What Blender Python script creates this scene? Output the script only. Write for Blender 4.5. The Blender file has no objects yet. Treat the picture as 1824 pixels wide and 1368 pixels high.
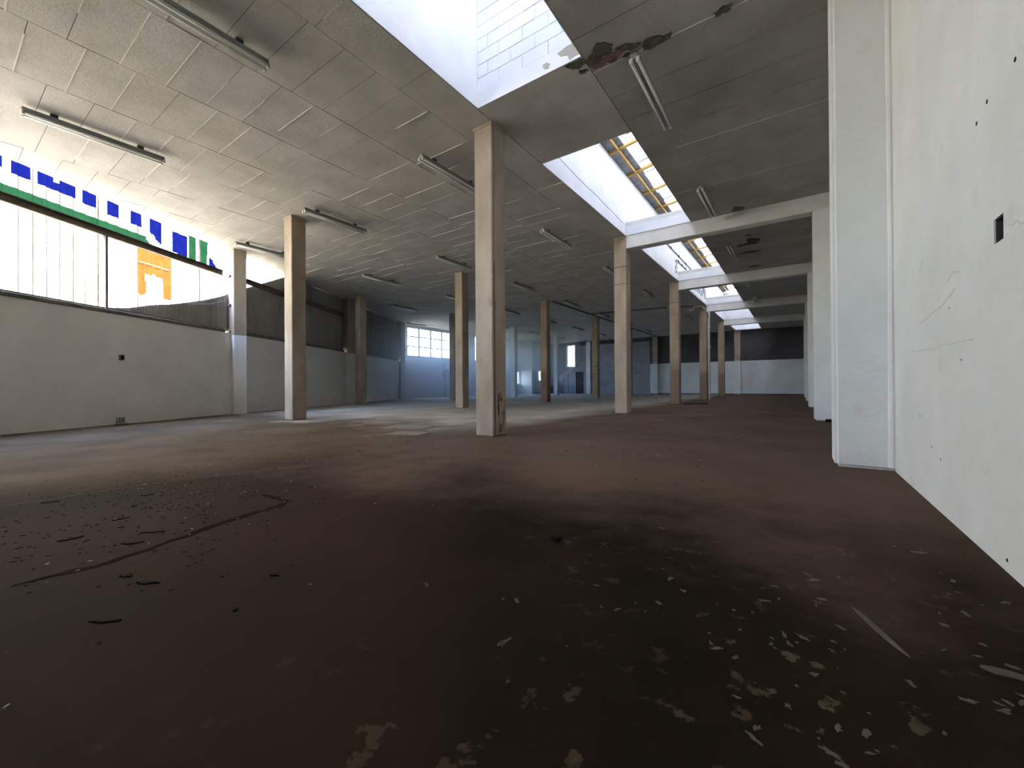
import bpy, bmesh, math, random
from mathutils import Vector, Matrix

random.seed(7)
scene = bpy.context.scene
COL = scene.collection

# ------------------------------------------------------------------ camera
CAM_H, F_PX = 0.78, 732.94
YAW, PITCH, ROLL = (math.radians(a) for a in (34.813, 0.2424, -0.3748))
_F = Vector((-math.sin(YAW) * math.cos(PITCH), math.cos(YAW) * math.cos(PITCH), math.sin(PITCH)))
_R0 = Vector((math.cos(YAW), math.sin(YAW), 0))
_U0 = _R0.cross(_F)
_R = _R0 * math.cos(ROLL) + _U0 * math.sin(ROLL)
_U = -_R0 * math.sin(ROLL) + _U0 * math.cos(ROLL)
cam_d = bpy.data.cameras.new('camera')
cam_d.sensor_fit = 'HORIZONTAL'
cam_d.sensor_width = 36.0
cam_d.lens = F_PX * 36.0 / 1824.0
cam_d.clip_start, cam_d.clip_end = 0.05, 400
cam = bpy.data.objects.new('camera', cam_d)
COL.objects.link(cam)
m = Matrix.Identity(4)
for i in range(3):
    m[i][0], m[i][1], m[i][2] = _R[i], _U[i], -_F[i]
m[2][3] = CAM_H
cam.matrix_world = m
scene.camera = cam

def proj(p):
    v = Vector(p) - Vector((0, 0, CAM_H))
    z = v.dot(_F)
    if z < 0.05:
        return None
    return (912 + F_PX * v.dot(_R) / z, 684 - F_PX * v.dot(_U) / z)

# ------------------------------------------------------------------ world, sun, exposure
SUN_ELEV = math.radians(64)
SUN_DIR = Vector((0.97, 0.22, 0)).normalized() * math.cos(SUN_ELEV) + Vector((0, 0, math.sin(SUN_ELEV)))
world = bpy.data.worlds.new('sky')
scene.world = world
world.use_nodes = True
wn = world.node_tree
wn.nodes.clear()
wo = wn.nodes.new('ShaderNodeOutputWorld')
wb = wn.nodes.new('ShaderNodeBackground')
ws = wn.nodes.new('ShaderNodeTexSky')
ws.sky_type = 'NISHITA'
ws.sun_disc = False
ws.sun_elevation = SUN_ELEV
ws.sun_rotation = math.atan2(SUN_DIR.x, SUN_DIR.y)
ws.air_density, ws.dust_density, ws.ozone_density = 1.0, 2.0, 1.2
wb.inputs['Strength'].default_value = 6.2
wn.links.new(ws.outputs[0], wb.inputs[0])
wn.links.new(wb.outputs[0], wo.inputs[0])

sun_d = bpy.data.lights.new('sun', 'SUN')
sun_d.energy = 62.0
sun_d.angle = math.radians(0.6)
sun_d.color = (1.0, 0.93, 0.82)
sun = bpy.data.objects.new('sun', sun_d)
COL.objects.link(sun)
sun.rotation_euler = (-SUN_DIR).to_track_quat('-Z', 'Y').to_euler()

scene.view_settings.view_transform = 'Standard'
scene.view_settings.look = 'None'
scene.view_settings.gamma = 1.0
scene.view_settings.use_curve_mapping = False
scene.view_settings.exposure = 0.9
cy = scene.cycles
cy.max_bounces, cy.diffuse_bounces, cy.glossy_bounces = 12, 8, 4
cy.transmission_bounces, cy.transparent_max_bounces = 8, 12
cy.sample_clamp_indirect = 6.0
cy.caustics_reflective = cy.caustics_refractive = False

# ------------------------------------------------------------------ dimensions
HC = 4.85                                   # ceiling height
SLAB = 0.24                                 # slab thickness
XR = 0.70                                   # right wall face
LO = Vector((-11.13, 0.78, 0))              # origin on the inner face of the slanted left wall
LT = Vector((-0.5, 0.8660254, 0))           # along it
LN = Vector((-0.8660254, -0.5, 0))          # outwards
DADO = 2.38
Y_REAR, Y_BACK = -5.0, 35.5
X_SIDE = -21.2
SKX0, SKX1 = -3.83, -2.17
SKYL = [(1.0, 4.67), (6.52, 10.98), (12.35, 16.98), (18.35, 22.98), (24.35, 28.98), (30.2, 34.9)]
COLW = 0.35

def lp(s, d, z):
    v = LO + LT * s + LN * d
    return (v.x, v.y, z)

# ------------------------------------------------------------------ portals for the daylight openings
def portal(name, loc, direction, sx, sy):
    d = bpy.data.lights.new(name, 'AREA')
    d.shape = 'RECTANGLE'
    d.size, d.size_y = sx, sy
    d.cycles.is_portal = True
    o = bpy.data.objects.new(name, d)
    COL.objects.link(o)
    o.location = loc
    o.rotation_euler = Vector(direction).to_track_quat('-Z', 'Y').to_euler()
portal('left_window_portal', lp(-0.6, 0.2, 3.6), tuple(-LN), 11.6, 2.5)
portal('left_window_portal', lp(6.6, 0.2, 4.3), tuple(-LN), 2.2, 1.2)
portal('low_window_portal', (X_SIDE - 0.12, 31.1, 1.52), (1, 0, 0), 1.5, 1.2)
portal('back_window_portal', (-17.8, Y_BACK + 0.12, 3.57), (0, -1, 0), 0.9, 2.1)
portal('corner_window_portal', (-20.12, 33.9, 1.7), (1, 0, 0), 1.4, 0.9)
portal('side_window_portal', (X_SIDE - 0.12, 27.15, 3.78), (1, 0, 0), 3.7, 2.1)
portal('side_window_portal', (X_SIDE - 0.12, 20.6, 3.78), (1, 0, 0), 4.5, 2.1)

# ------------------------------------------------------------------ mesh helpers
class MB:
    def __init__(self):
        self.v, self.f, self.m = [], [], []
    def face(self, pts, mi=0):
        b = len(self.v)
        self.v += [tuple(p) for p in pts]
        self.f.append(tuple(range(b, b + len(pts))))
        self.m.append(mi)
    def hexa(self, c, mi=0):
        b = len(self.v)
        self.v += [tuple(p) for p in c]
        for q in ((0, 3, 2, 1), (4, 5, 6, 7), (0, 1, 5, 4), (1, 2, 6, 5), (2, 3, 7, 6), (3, 0, 4, 7)):
            self.f.append(tuple(b + i for i in q))
            self.m.append(mi)
        return self
    def box(self, x0, x1, y0, y1, z0, z1, mi=0):
        return self.hexa([(x0, y0, z0), (x1, y0, z0), (x1, y1, z0), (x0, y1, z0),
                          (x0, y0, z1), (x1, y0, z1), (x1, y1, z1), (x0, y1, z1)], mi)
    def lbox(self, s0, s1, d0, d1, z0, z1, mi=0):   # box in the frame of the slanted wall
        return self.hexa([lp(s0, d1, z0), lp(s0, d0, z0), lp(s1, d0, z0), lp(s1, d1, z0),
                          lp(s0, d1, z1), lp(s0, d0, z1), lp(s1, d0, z1), lp(s1, d1, z1)], mi)
    def prism(self, poly, z0, z1, mi=0):
        a = sum(p[0] * q[1] - q[0] * p[1] for p, q in zip(poly, poly[1:] + poly[:1]))
        if a < 0:
            poly = poly[::-1]
        n, b = len(poly), len(self.v)
        self.v += [(p[0], p[1], z0) for p in poly] + [(p[0], p[1], z1) for p in poly]
        self.f.append(tuple(b + i for i in range(n))[::-1]); self.m.append(mi)
        self.f.append(tuple(b + n + i for i in range(n))); self.m.append(mi)
        for i in range(n):
            j = (i + 1) % n
            self.f.append((b + i, b + j, b + n + j, b + n + i)); self.m.append(mi)
        return self
    def tube(self, path, r, seg=8, mi=0, caps=True):
        path = [Vector(p) for p in path]
        rings = []
        for i, p in enumerate(path):
            t = (path[min(i + 1, len(path) - 1)] - path[max(i - 1, 0)]).normalized()
            a = t.cross(Vector((0, 0, 1)))
            if a.length < 0.05:
                a = t.cross(Vector((1, 0, 0)))
            a.normalize()
            c = t.cross(a)
            b = len(self.v)
            rr = r[i] if isinstance(r, (list, tuple)) else r
            for k in range(seg):
                w = 2 * math.pi * k / seg
                self.v.append(tuple(p + a * (rr * math.cos(w)) + c * (rr * math.sin(w))))
            rings.append(b)
        for b0, b1 in zip(rings, rings[1:]):
            for k in range(seg):
                l = (k + 1) % seg
                self.f.append((b0 + k, b1 + k, b1 + l, b0 + l)); self.m.append(mi)
        if caps:
            self.f.append(tuple(rings[0] + k for k in range(seg))); self.m.append(mi)
            self.f.append(tuple(rings[-1] + k for k in range(seg))[::-1]); self.m.append(mi)
        return self
    def mesh(self, name, mats, bevel=0.0, smooth=False, segs=2):
        me = bpy.data.meshes.new(name)
        me.from_pydata(self.v, [], self.f)
        for mt in (mats if isinstance(mats, (list, tuple)) else [mats]):
            me.materials.append(mt)
        me.polygons.foreach_set('material_index', self.m)
        bm = bmesh.new()
        bm.from_mesh(me)
        if bevel:
            bmesh.ops.remove_doubles(bm, verts=bm.verts, dist=1e-5)
            es = [e for e in bm.edges if len(e.link_faces) == 2 and e.calc_face_angle() > 0.6]
            bmesh.ops.bevel(bm, geom=es, offset=bevel, segments=segs, affect='EDGES', clamp_overlap=True)
        bmesh.ops.recalc_face_normals(bm, faces=bm.faces)
        bm.to_mesh(me)
        bm.free()
        if smooth:
            me.polygons.foreach_set('use_smooth', [True] * len(me.polygons))
        me.update()
        return me
    def build(self, name, mats, parent=None, **k):
        return link(name, self.mesh(name, mats, **k), parent)

def link(name, data, parent=None):
    o = bpy.data.objects.new(name, data)
    COL.objects.link(o)
    if parent is not None:
        o.parent = parent
    return o
def tag(o, label=None, cat=None, group=None, kind=None):
    if label: o['label'] = label
    if cat: o['category'] = cat
    if group: o['group'] = group
    if kind: o['kind'] = kind
    return o
def empty(name, loc=(0, 0, 0), rz=0.0):
    o = link(name, None)
    o.location = loc
    o.rotation_euler = (0, 0, rz)
    o.empty_display_size = 0.1
    return o
def copy_tree(o, parent=None):
    c = o.copy()
    COL.objects.link(c)
    c.parent = parent
    for ch in [x for x in bpy.data.objects if x.parent == o]:
        copy_tree(ch, c)
    return c
def clip_half(poly, px, py, nx, ny):
    """keep the side where (p - P).n >= 0"""
    out = []
    for a, b in zip(poly, poly[1:] + poly[:1]):
        da = (a[0] - px) * nx + (a[1] - py) * ny
        db = (b[0] - px) * nx + (b[1] - py) * ny
        if da >= 0:
            out.append(a)
        if da * db < 0:
            t = da / (da - db)
            out.append((a[0] + (b[0] - a[0]) * t, a[1] + (b[1] - a[1]) * t))
    return out
def blob(cx, cy, rx, ry, n=11, rough=0.35, rot=0.0, rnd=random):
    pts = []
    for i in range(n):
        a = 2 * math.pi * i / n
        r = 1 + rnd.uniform(-rough, rough)
        x, y = rx * r * math.cos(a), ry * r * math.sin(a)
        pts.append((cx + x * math.cos(rot) - y * math.sin(rot), cy + x * math.sin(rot) + y * math.cos(rot)))
    return pts

# ------------------------------------------------------------------ materials
def mat(name, c1, c2=None, scale=2.0, rough=0.85, bump=0.0, bscale=30.0, spec=0.3, detail=8.0, lo=0.35, hi=0.65,
        specks=None, stretch=(1, 1, 1), metal=0.0, extra=None):
    mt = bpy.data.materials.new(name)
    mt.use_nodes = True
    nt = mt.node_tree
    N, L = nt.nodes, nt.links
    bs = N['Principled BSDF']
    bs.inputs['Roughness'].default_value = rough
    bs.inputs['Specular IOR Level'].default_value = spec
    bs.inputs['Metallic'].default_value = metal
    geo = N.new('ShaderNodeNewGeometry')
    mp = N.new('ShaderNodeMapping')
    mp.inputs['Scale'].default_value = stretch
    L.new(geo.outputs['Position'], mp.inputs['Vector'])
    def noise(sc, det=detail, rg=0.6):
        n = N.new('ShaderNodeTexNoise')
        n.inputs['Scale'].default_value = sc
        n.inputs['Detail'].default_value = det
        n.inputs['Roughness'].default_value = rg
        L.new(mp.outputs[0], n.inputs['Vector'])
        return n.outputs['Fac']
    def ramp(fac, a, b, ca=(0, 0, 0, 1), cb=(1, 1, 1, 1)):
        r = N.new('ShaderNodeValToRGB')
        r.color_ramp.elements[0].position, r.color_ramp.elements[1].position = a, b
        r.color_ramp.elements[0].color, r.color_ramp.elements[1].color = ca, cb
        L.new(fac, r.inputs[0])
        return r.outputs[0]
    def mix(fac, a, b, mode='MIX'):
        x = N.new('ShaderNodeMix')
        x.data_type = 'RGBA'
        x.blend_type = mode
        if isinstance(fac, (int, float)):
            x.inputs[0].default_value = fac
        else:
            L.new(fac, x.inputs[0])
        for sock, val in ((x.inputs[6], a), (x.inputs[7], b)):
            if isinstance(val, (tuple, list)):
                sock.default_value = (*val[:3], 1)
            else:
                L.new(val, sock)
        return x.outputs[2]
    def math_(op, a, b=None, clamp=False):
        x = N.new('ShaderNodeMath')
        x.operation = op
        x.use_clamp = clamp
        for i, val in enumerate((a, b)):
            if val is None:
                continue
            if isinstance(val, (int, float)):
                x.inputs[i].default_value = val
            else:
                L.new(val, x.inputs[i])
        return x.outputs[0]
    c2 = c2 or c1
    col = ramp(noise(scale), lo, hi, (*c1, 1), (*c2, 1))
    for sp in (specks or []):           # (scale, threshold low, high, colour[, strength])
        f = ramp(noise(sp[0], 4.0), sp[1], sp[2])
        if len(sp) > 4:
            f = math_('MULTIPLY', f, sp[4])
        col = mix(f, col, sp[3])
    api = dict(N=N, L=L, geo=geo, mp=mp, noise=noise, ramp=ramp, mix=mix, math=math_, bs=bs)
    if extra:
        col = extra(api, col) or col
    L.new(col, bs.inputs['Base Color'])
    if bump:
        b = N.new('ShaderNodeBump')
        b.inputs['Strength'].default_value = bump
        b.inputs['Distance'].default_value = 0.02
        L.new(noise(bscale, 6.0), b.inputs['Height'])
        L.new(b.outputs[0], bs.inputs['Normal'])
    return mt

def x_floor(a, col):
    # worn paint: pale flaked islands, thickest beside the right wall near the front; broad dirt tones elsewhere, vignette painted in
    N, L, mth = a['N'], a['L'], a['math']
    sep = N.new('ShaderNodeSeparateXYZ')
    L.new(a['geo'].outputs['Position'], sep.inputs[0])
    x, y = sep.outputs[0], sep.outputs[1]
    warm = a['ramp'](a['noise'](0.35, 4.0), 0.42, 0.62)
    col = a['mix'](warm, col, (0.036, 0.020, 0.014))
    mottled = a['ramp'](a['noise'](0.7, 6.0), 0.30, 0.70, (0.078, 0.053, 0.039, 1), (0.132, 0.092, 0.070, 1))
    col = a['mix'](mth('DIVIDE', mth('SUBTRACT', mth('ADD', y, mth('MULTIPLY', a['noise'](0.8, 7.0, 0.65), 4.5)), 4.0), 1.6, True), col, mottled)   # painted vignette: paler brown away from the camera, ragged edge by noise
    # the bay left of the construction joint is bare grey screed
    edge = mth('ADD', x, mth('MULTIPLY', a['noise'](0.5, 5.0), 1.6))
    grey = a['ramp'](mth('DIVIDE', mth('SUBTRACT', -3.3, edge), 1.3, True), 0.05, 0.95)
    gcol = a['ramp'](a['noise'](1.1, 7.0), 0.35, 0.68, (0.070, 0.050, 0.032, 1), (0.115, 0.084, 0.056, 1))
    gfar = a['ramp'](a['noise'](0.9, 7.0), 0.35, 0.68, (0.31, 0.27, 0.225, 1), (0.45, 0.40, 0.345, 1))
    gcol = a['mix'](mth('DIVIDE', mth('SUBTRACT', mth('ADD', y, mth('MULTIPLY', a['noise'](0.45, 7.0, 0.65), 7.0)), 8.2), 2.6, True), gcol, gfar)  # dusty tone lightened with depth, standing in for floor sheen and vignette
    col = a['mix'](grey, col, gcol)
    big = a['ramp'](a['noise'](1.3, 5.0), 0.40, 0.60)
    fl = a['ramp'](a['noise'](11.0, 6.0, 0.6), 0.60, 0.63)
    fl = mth('MULTIPLY', fl, big)
    near = mth('SUBTRACT', 1.0, mth('DIVIDE', mth('ABSOLUTE', mth('SUBTRACT', y, 1.2)), 2.4), True)
    nearx = mth('SUBTRACT', 1.0, mth('DIVIDE', mth('ABSOLUTE', mth('SUBTRACT', x, 0.1)), 1.6), True)
    fl = mth('MULTIPLY', fl, mth('MULTIPLY', near, nearx))
    col = a['mix'](mth('MULTIPLY', fl, 1.6, True), col, (0.085, 0.066, 0.042))
    return col
def x_column(a, col, z_split=1.5, low=(0.17, 0.105, 0.075)):
    N, L = a['N'], a['L']
    sep = N.new('ShaderNodeSeparateXYZ')
    L.new(a['geo'].outputs['Position'], sep.inputs[0])
    zz = a['math']('ADD', sep.outputs[2], a['math']('MULTIPLY', a['noise'](4.0), 0.5))
    f = a['math']('SUBTRACT', 1.0, a['math']('DIVIDE', a['math']('SUBTRACT', zz, z_split), 0.35, True))
    return a['mix'](a['math']('MULTIPLY', f, 0.7), col, low)

WHITE = mat('white_wall_paint', (0.66, 0.66, 0.64), (0.74, 0.74, 0.73), 1.5, 0.8, 0.25, 22.0,
            specks=[(14.0, 0.70, 0.74, (0.45, 0.45, 0.42), 0.5), (3.0, 0.62, 0.75, (0.58, 0.57, 0.53), 0.6)])
WELL = mat('well_plaster', (0.72, 0.74, 0.77), (0.80, 0.81, 0.83), 2.0, 0.85, 0.2, 25.0)
CEIL = mat('ceiling_concrete', (0.42, 0.405, 0.37), (0.53, 0.515, 0.475), 1.6, 0.9, 0.35, 28.0,
           specks=[(30.0, 0.64, 0.72, (0.27, 0.26, 0.23), 0.5)])
CEIL_R = mat('ceiling_concrete_dark', (0.30, 0.29, 0.27), (0.385, 0.375, 0.35), 1.6, 0.9, 0.35, 28.0,  # darker concrete for the strip right of the skylights
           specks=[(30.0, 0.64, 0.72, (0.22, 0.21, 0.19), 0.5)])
CEIL_D = mat('ceiling_joint', (0.17, 0.165, 0.15), None, 3.0, 0.95)
RIDGE = mat('joint_ridge_plaster', (0.62, 0.60, 0.54), (0.72, 0.70, 0.64), 4.0, 0.9)
BEAMW = mat('beam_paint', (0.58, 0.57, 0.54), (0.68, 0.67, 0.64), 1.8, 0.85, 0.3, 24.0,
            specks=[(9.0, 0.66, 0.72, (0.42, 0.40, 0.35), 0.5)])
CONC = mat('column_concrete', (0.27, 0.208, 0.155), (0.39, 0.315, 0.245), 2.2, 0.9, 0.4, 26.0,
           specks=[(40.0, 0.68, 0.72, (0.10, 0.085, 0.07), 0.8), (5.0, 0.62, 0.70, (0.24, 0.17, 0.13), 0.7)], stretch=(1, 1, 0.45))
CONC_B = mat('column_concrete_brown_foot', (0.26, 0.196, 0.143), (0.37, 0.292, 0.222), 2.2, 0.9, 0.4, 26.0,
             specks=[(40.0, 0.68, 0.72, (0.10, 0.085, 0.07), 0.8)], stretch=(1, 1, 0.45), extra=x_column)
STAIN = mat('black_stain', (0.025, 0.022, 0.02), (0.06, 0.05, 0.045), 9.0, 0.9)
SOOT = mat('soot_stain', (0.06, 0.05, 0.043), (0.12, 0.10, 0.085), 18.0, 0.9)
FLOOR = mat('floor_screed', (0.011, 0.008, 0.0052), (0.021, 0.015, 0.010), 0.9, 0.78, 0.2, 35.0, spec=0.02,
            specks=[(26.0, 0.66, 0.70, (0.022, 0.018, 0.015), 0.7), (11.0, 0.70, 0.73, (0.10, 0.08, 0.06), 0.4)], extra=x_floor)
GROUND = mat('yard_concrete', (0.12, 0.115, 0.10), (0.16, 0.15, 0.135), 0.6, 0.9)
DARKWALL = mat('bare_dark_wall', (0.055, 0.052, 0.055), (0.09, 0.087, 0.09), 1.2, 0.9, 0.3, 20.0)
GREYWALL = mat('grey_back_wall', (0.20, 0.205, 0.225), (0.28, 0.285, 0.31), 1.2, 0.9, 0.3, 20.0)
DADO_M = mat('dado_paint', (0.55, 0.56, 0.58), (0.64, 0.65, 0.67), 1.4, 0.8, 0.2, 22.0)
STEEL = mat('dark_window_steel', (0.10, 0.088, 0.075), (0.17, 0.135, 0.105), 6.0, 0.6, 0.2, 60.0)
SILL = mat('sill_rusty_grey', (0.10, 0.088, 0.075), (0.17, 0.14, 0.11), 5.0, 0.7, 0.2, 40.0)
SHEETD = mat('dark_corrugated_sheet', (0.22, 0.22, 0.215), (0.30, 0.30, 0.295), 2.5, 0.65, 0.1, 30.0, stretch=(1, 1, 0.3))
SHEETW = mat('facade_white_sheet', (0.36, 0.325, 0.245), (0.42, 0.385, 0.30), 1.2, 0.6, stretch=(1, 1, 0.25), spec=0.0)
P_BLUE = mat('facade_blue_paint', (0.00048, 0.00082, 0.00967), (0.00067, 0.00112, 0.01265), 3.0, 0.6, spec=0.0)
P_GREEN = mat('facade_green_paint', (0.00132, 0.00598, 0.00247), (0.00186, 0.00784, 0.00330), 3.0, 0.6, spec=0.0)
RIB_SHADE_LAP = mat('facade_rib_shade_lap', (0.010, 0.0085, 0.006), (0.026, 0.022, 0.016), 2.0, 0.7, spec=0.0)  # shade lines painted along the ribs; also the dark sheet laps
P_ORANGE = mat('facade_orange_paint', (0.04692, 0.01224, 0.00265), (0.05916, 0.01632, 0.00388), 3.0, 0.6, spec=0.0)
FIXT = mat('fitting_enamel', (0.20, 0.21, 0.20), (0.28, 0.29, 0.275), 5.0, 0.45, spec=0.5)
TUBE = mat('fluorescent_glass', (0.78, 0.78, 0.75), None, 5.0, 0.18, spec=0.6)
HOLDER = mat('lamp_holder', (0.55, 0.55, 0.52), None, 5.0, 0.5)
YELLOW = mat('purlin_ochre_paint', (0.40, 0.235, 0.055), (0.50, 0.31, 0.085), 4.0, 0.6)
GALV = mat('galvanised_sheet', (0.24, 0.25, 0.27), (0.34, 0.35, 0.37), 5.0, 0.5, metal=0.3)
PIPE_W = mat('white_pipe', (0.60, 0.60, 0.58), (0.68, 0.68, 0.66), 6.0, 0.5)
PIPE_D = mat('dark_conduit', (0.035, 0.033, 0.033), (0.07, 0.065, 0.06), 6.0, 0.6)
RED = mat('hose_reel_red', (0.22, 0.035, 0.035), (0.30, 0.055, 0.05), 5.0, 0.5)
BLACK = mat('black_rubber', (0.015, 0.015, 0.015), None, 5.0, 0.8)
DOOR = mat('brown_door', (0.030, 0.020, 0.015), (0.05, 0.034, 0.025), 4.0, 0.6, stretch=(1, 1, 0.2))
SPALL = mat('spalled_concrete', (0.045, 0.045, 0.032), (0.13, 0.125, 0.09), 12.0, 0.95, 0.6, 40.0)
SPALL_R = mat('exposed_brick_red', (0.17, 0.085, 0.065), (0.24, 0.13, 0.10), 14.0, 0.95, 0.6, 40.0)
PEEL = mat('peeled_plaster_grey', (0.30, 0.295, 0.25), (0.38, 0.37, 0.31), 14.0, 0.95)
SCRAP_D = mat('dark_scrap', (0.006, 0.005, 0.004), (0.02, 0.016, 0.013), 20.0, 0.9, spec=0.05)
SCRAP_P = mat('pale_scrap', (0.16, 0.15, 0.13), (0.26, 0.25, 0.22), 20.0, 0.8)
FLAKE = mat('pale_paint_flake', (0.075, 0.062, 0.042), (0.11, 0.094, 0.064), 12.0, 0.75)
FSTAIN = mat('damp_floor_stain', (0.016, 0.011, 0.008), (0.026, 0.018, 0.013), 5.0, 0.9, spec=0.0)
WOOD = mat('plywood_offcut', (0.15, 0.115, 0.085), (0.21, 0.165, 0.125), 6.0, 0.8, stretch=(1, 4, 1))

def glass_mat():
    mt = bpy.data.materials.new('window_glass')
    mt.use_nodes = True
    nt = mt.node_tree
    nt.nodes.clear()
    o = nt.nodes.new('ShaderNodeOutputMaterial')
    mx = nt.nodes.new('ShaderNodeMixShader')
    tr = nt.nodes.new('ShaderNodeBsdfTransparent')
    gl = nt.nodes.new('ShaderNodeBsdfGlossy')
    gl.inputs['Roughness'].default_value = 0.08
    tr.inputs[0].default_value = (0.66, 0.70, 0.76, 1)
    mx.inputs[0].default_value = 0.07
    nt.links.new(tr.outputs[0], mx.inputs[1])
    nt.links.new(gl.outputs[0], mx.inputs[2])
    nt.links.new(mx.outputs[0], o.inputs[0])
    return mt
GLASS = glass_mat()
def sheet_translucent(name, c, t):
    mt = bpy.data.materials.new(name)
    mt.use_nodes = True
    nt = mt.node_tree
    nt.nodes.clear()
    o = nt.nodes.new('ShaderNodeOutputMaterial')
    mx = nt.nodes.new('ShaderNodeMixShader')
    df = nt.nodes.new('ShaderNodeBsdfDiffuse')
    tl = nt.nodes.new('ShaderNodeBsdfTranslucent')
    ns = nt.nodes.new('ShaderNodeTexNoise')
    geo = nt.nodes.new('ShaderNodeNewGeometry')
    ns.inputs['Scale'].default_value = 1.2
    rp = nt.nodes.new('ShaderNodeValToRGB')
    rp.color_ramp.elements[0].position, rp.color_ramp.elements[1].position = 0.35, 0.7
    rp.color_ramp.elements[0].color = (*c, 1)
    rp.color_ramp.elements[1].color = (c[0] * 0.82, c[1] * 0.72, c[2] * 0.58, 1)
    nt.links.new(geo.outputs['Position'], ns.inputs['Vector'])
    nt.links.new(ns.outputs['Fac'], rp.inputs[0])
    df.inputs[0].default_value = (0.5, 0.5, 0.48, 1)
    mx.inputs[0].default_value = t
    sp = nt.nodes.new('ShaderNodeSeparateXYZ')          # dark stripes along the corrugation, multiplied into the transmitted colour
    nt.links.new(geo.outputs['Position'], sp.inputs[0])
    wv = nt.nodes.new('ShaderNodeMath'); wv.operation = 'MULTIPLY'
    wv.inputs[1].default_value = 2 * math.pi / 0.152
    nt.links.new(sp.outputs[1], wv.inputs[0])
    cs = nt.nodes.new('ShaderNodeMath'); cs.operation = 'COSINE'
    nt.links.new(wv.outputs[0], cs.inputs[0])
    r2 = nt.nodes.new('ShaderNodeValToRGB')
    r2.color_ramp.elements[0].position, r2.color_ramp.elements[1].position = 0.35, 0.85
    r2.color_ramp.elements[0].color, r2.color_ramp.elements[1].color = (1, 1, 1, 1), (0.055, 0.05, 0.045, 1)
    nt.links.new(cs.outputs[0], r2.inputs[0])
    ml = nt.nodes.new('ShaderNodeMix'); ml.data_type = 'RGBA'; ml.blend_type = 'MULTIPLY'
    ml.inputs[0].default_value = 1.0
    nt.links.new(rp.outputs[0], ml.inputs[6])
    nt.links.new(r2.outputs[0], ml.inputs[7])
    nt.links.new(ml.outputs[2], tl.inputs[0])
    nt.links.new(df.outputs[0], mx.inputs[1])
    nt.links.new(tl.outputs[0], mx.inputs[2])
    nt.links.new(mx.outputs[0], o.inputs[0])
    return mt
FIBRE = sheet_translucent('translucent_roof_sheet', (0.125, 0.131, 0.142), 0.72)
CLEAR = sheet_translucent('clear_gap_glow', (0.75, 0.8, 0.88), 0.85)

# ------------------------------------------------------------------ the setting: floor and ground
sY = lambda Y: (Y - LO.y) / LT.y                      # s of the slanted wall at a given Y
OUTLINE = [(XR + 0.25, Y_REAR), (XR + 0.25, Y_BACK + 0.2), (X_SIDE - 0.2, Y_BACK + 0.2),
           (X_SIDE - 0.2, 18.4), lp(sY(18.0), 0.22, 0)[:2], lp(sY(Y_REAR), 0.22, 0)[:2]]
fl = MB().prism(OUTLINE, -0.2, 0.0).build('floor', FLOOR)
tag(fl, 'dark brown worn concrete floor with flaked paint', None, None, 'structure')
gr = MB().box(-24.6, 60, -60, 90, -0.45, -0.21).build('ground', GROUND)
yd = MB().box(-70, -24.6, -60, 90, -0.45, -0.21).build('reflector', mat('pale_reflector_ground', (0.46, 0.45, 0.44), (0.56, 0.55, 0.54), 0.6, 0.9))  # unseen pale ground added to bounce daylight up through the side windows
tag(yd, 'added pale concrete yard beyond the side windows', None, None, 'structure')
tag(gr, 'dark alley paving outside the hall', None, None, 'structure')

# construction joint and damp trail in the floor, as shallow strips set on it
def ribbon(pts, w, z, name, mt, parent, jitter=0.0, rnd=random.Random(3)):
    mb = MB()
    L_, R_ = [], []
    for i, p in enumerate(pts):
        a, b = Vector(pts[max(i - 1, 0)]), Vector(pts[min(i + 1, len(pts) - 1)])
        t = (b - a).normalized()
        n = Vector((-t.y, t.x))
        ww = w * (1 + rnd.uniform(-jitter, jitter)) / 2
        L_.append(Vector(p) + n * ww)
        R_.append(Vector(p) - n * ww)
    for i in range(len(pts) - 1):
        mb.prism([tuple(L_[i]), tuple(R_[i]), tuple(R_[i + 1]), tuple(L_[i + 1])], 0.0, z)
    return mb.build(name, mt, parent)
def densify(pts, n, j, rnd):
    out = []
    for a, b in zip(pts, pts[1:]):
        for k in range(n):
            t = k / n
            out.append((a[0] + (b[0] - a[0]) * t + rnd.uniform(-j, j), a[1] + (b[1] - a[1]) * t + rnd.uniform(-j, j)))
    return out + [pts[-1]]
R3 = random.Random(11)
ribbon(densify([(-4.36, -2.0), (-4.36, 0.3), (-4.34, 0.84), (-4.24, 1.56), (-3.99, 2.26), (-3.8, 2.7), (-3.6, 3.3)], 6, 0.012, R3), 0.014, 0.0012,
       'floor_joint', STAIN, fl, 0.5)
ribbon(densify([(-2.55, 0.20), (-2.54, 0.49), (-2.65, 0.80), (-2.77, 1.11), (-2.80, 1.34), (-2.86, 1.42), (-3.05, 1.43), (-3.21, 1.43)], 5, 0.012, R3), 0.04, 0.001,
       'damp_trail', FSTAIN, fl, 0.6)

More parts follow.
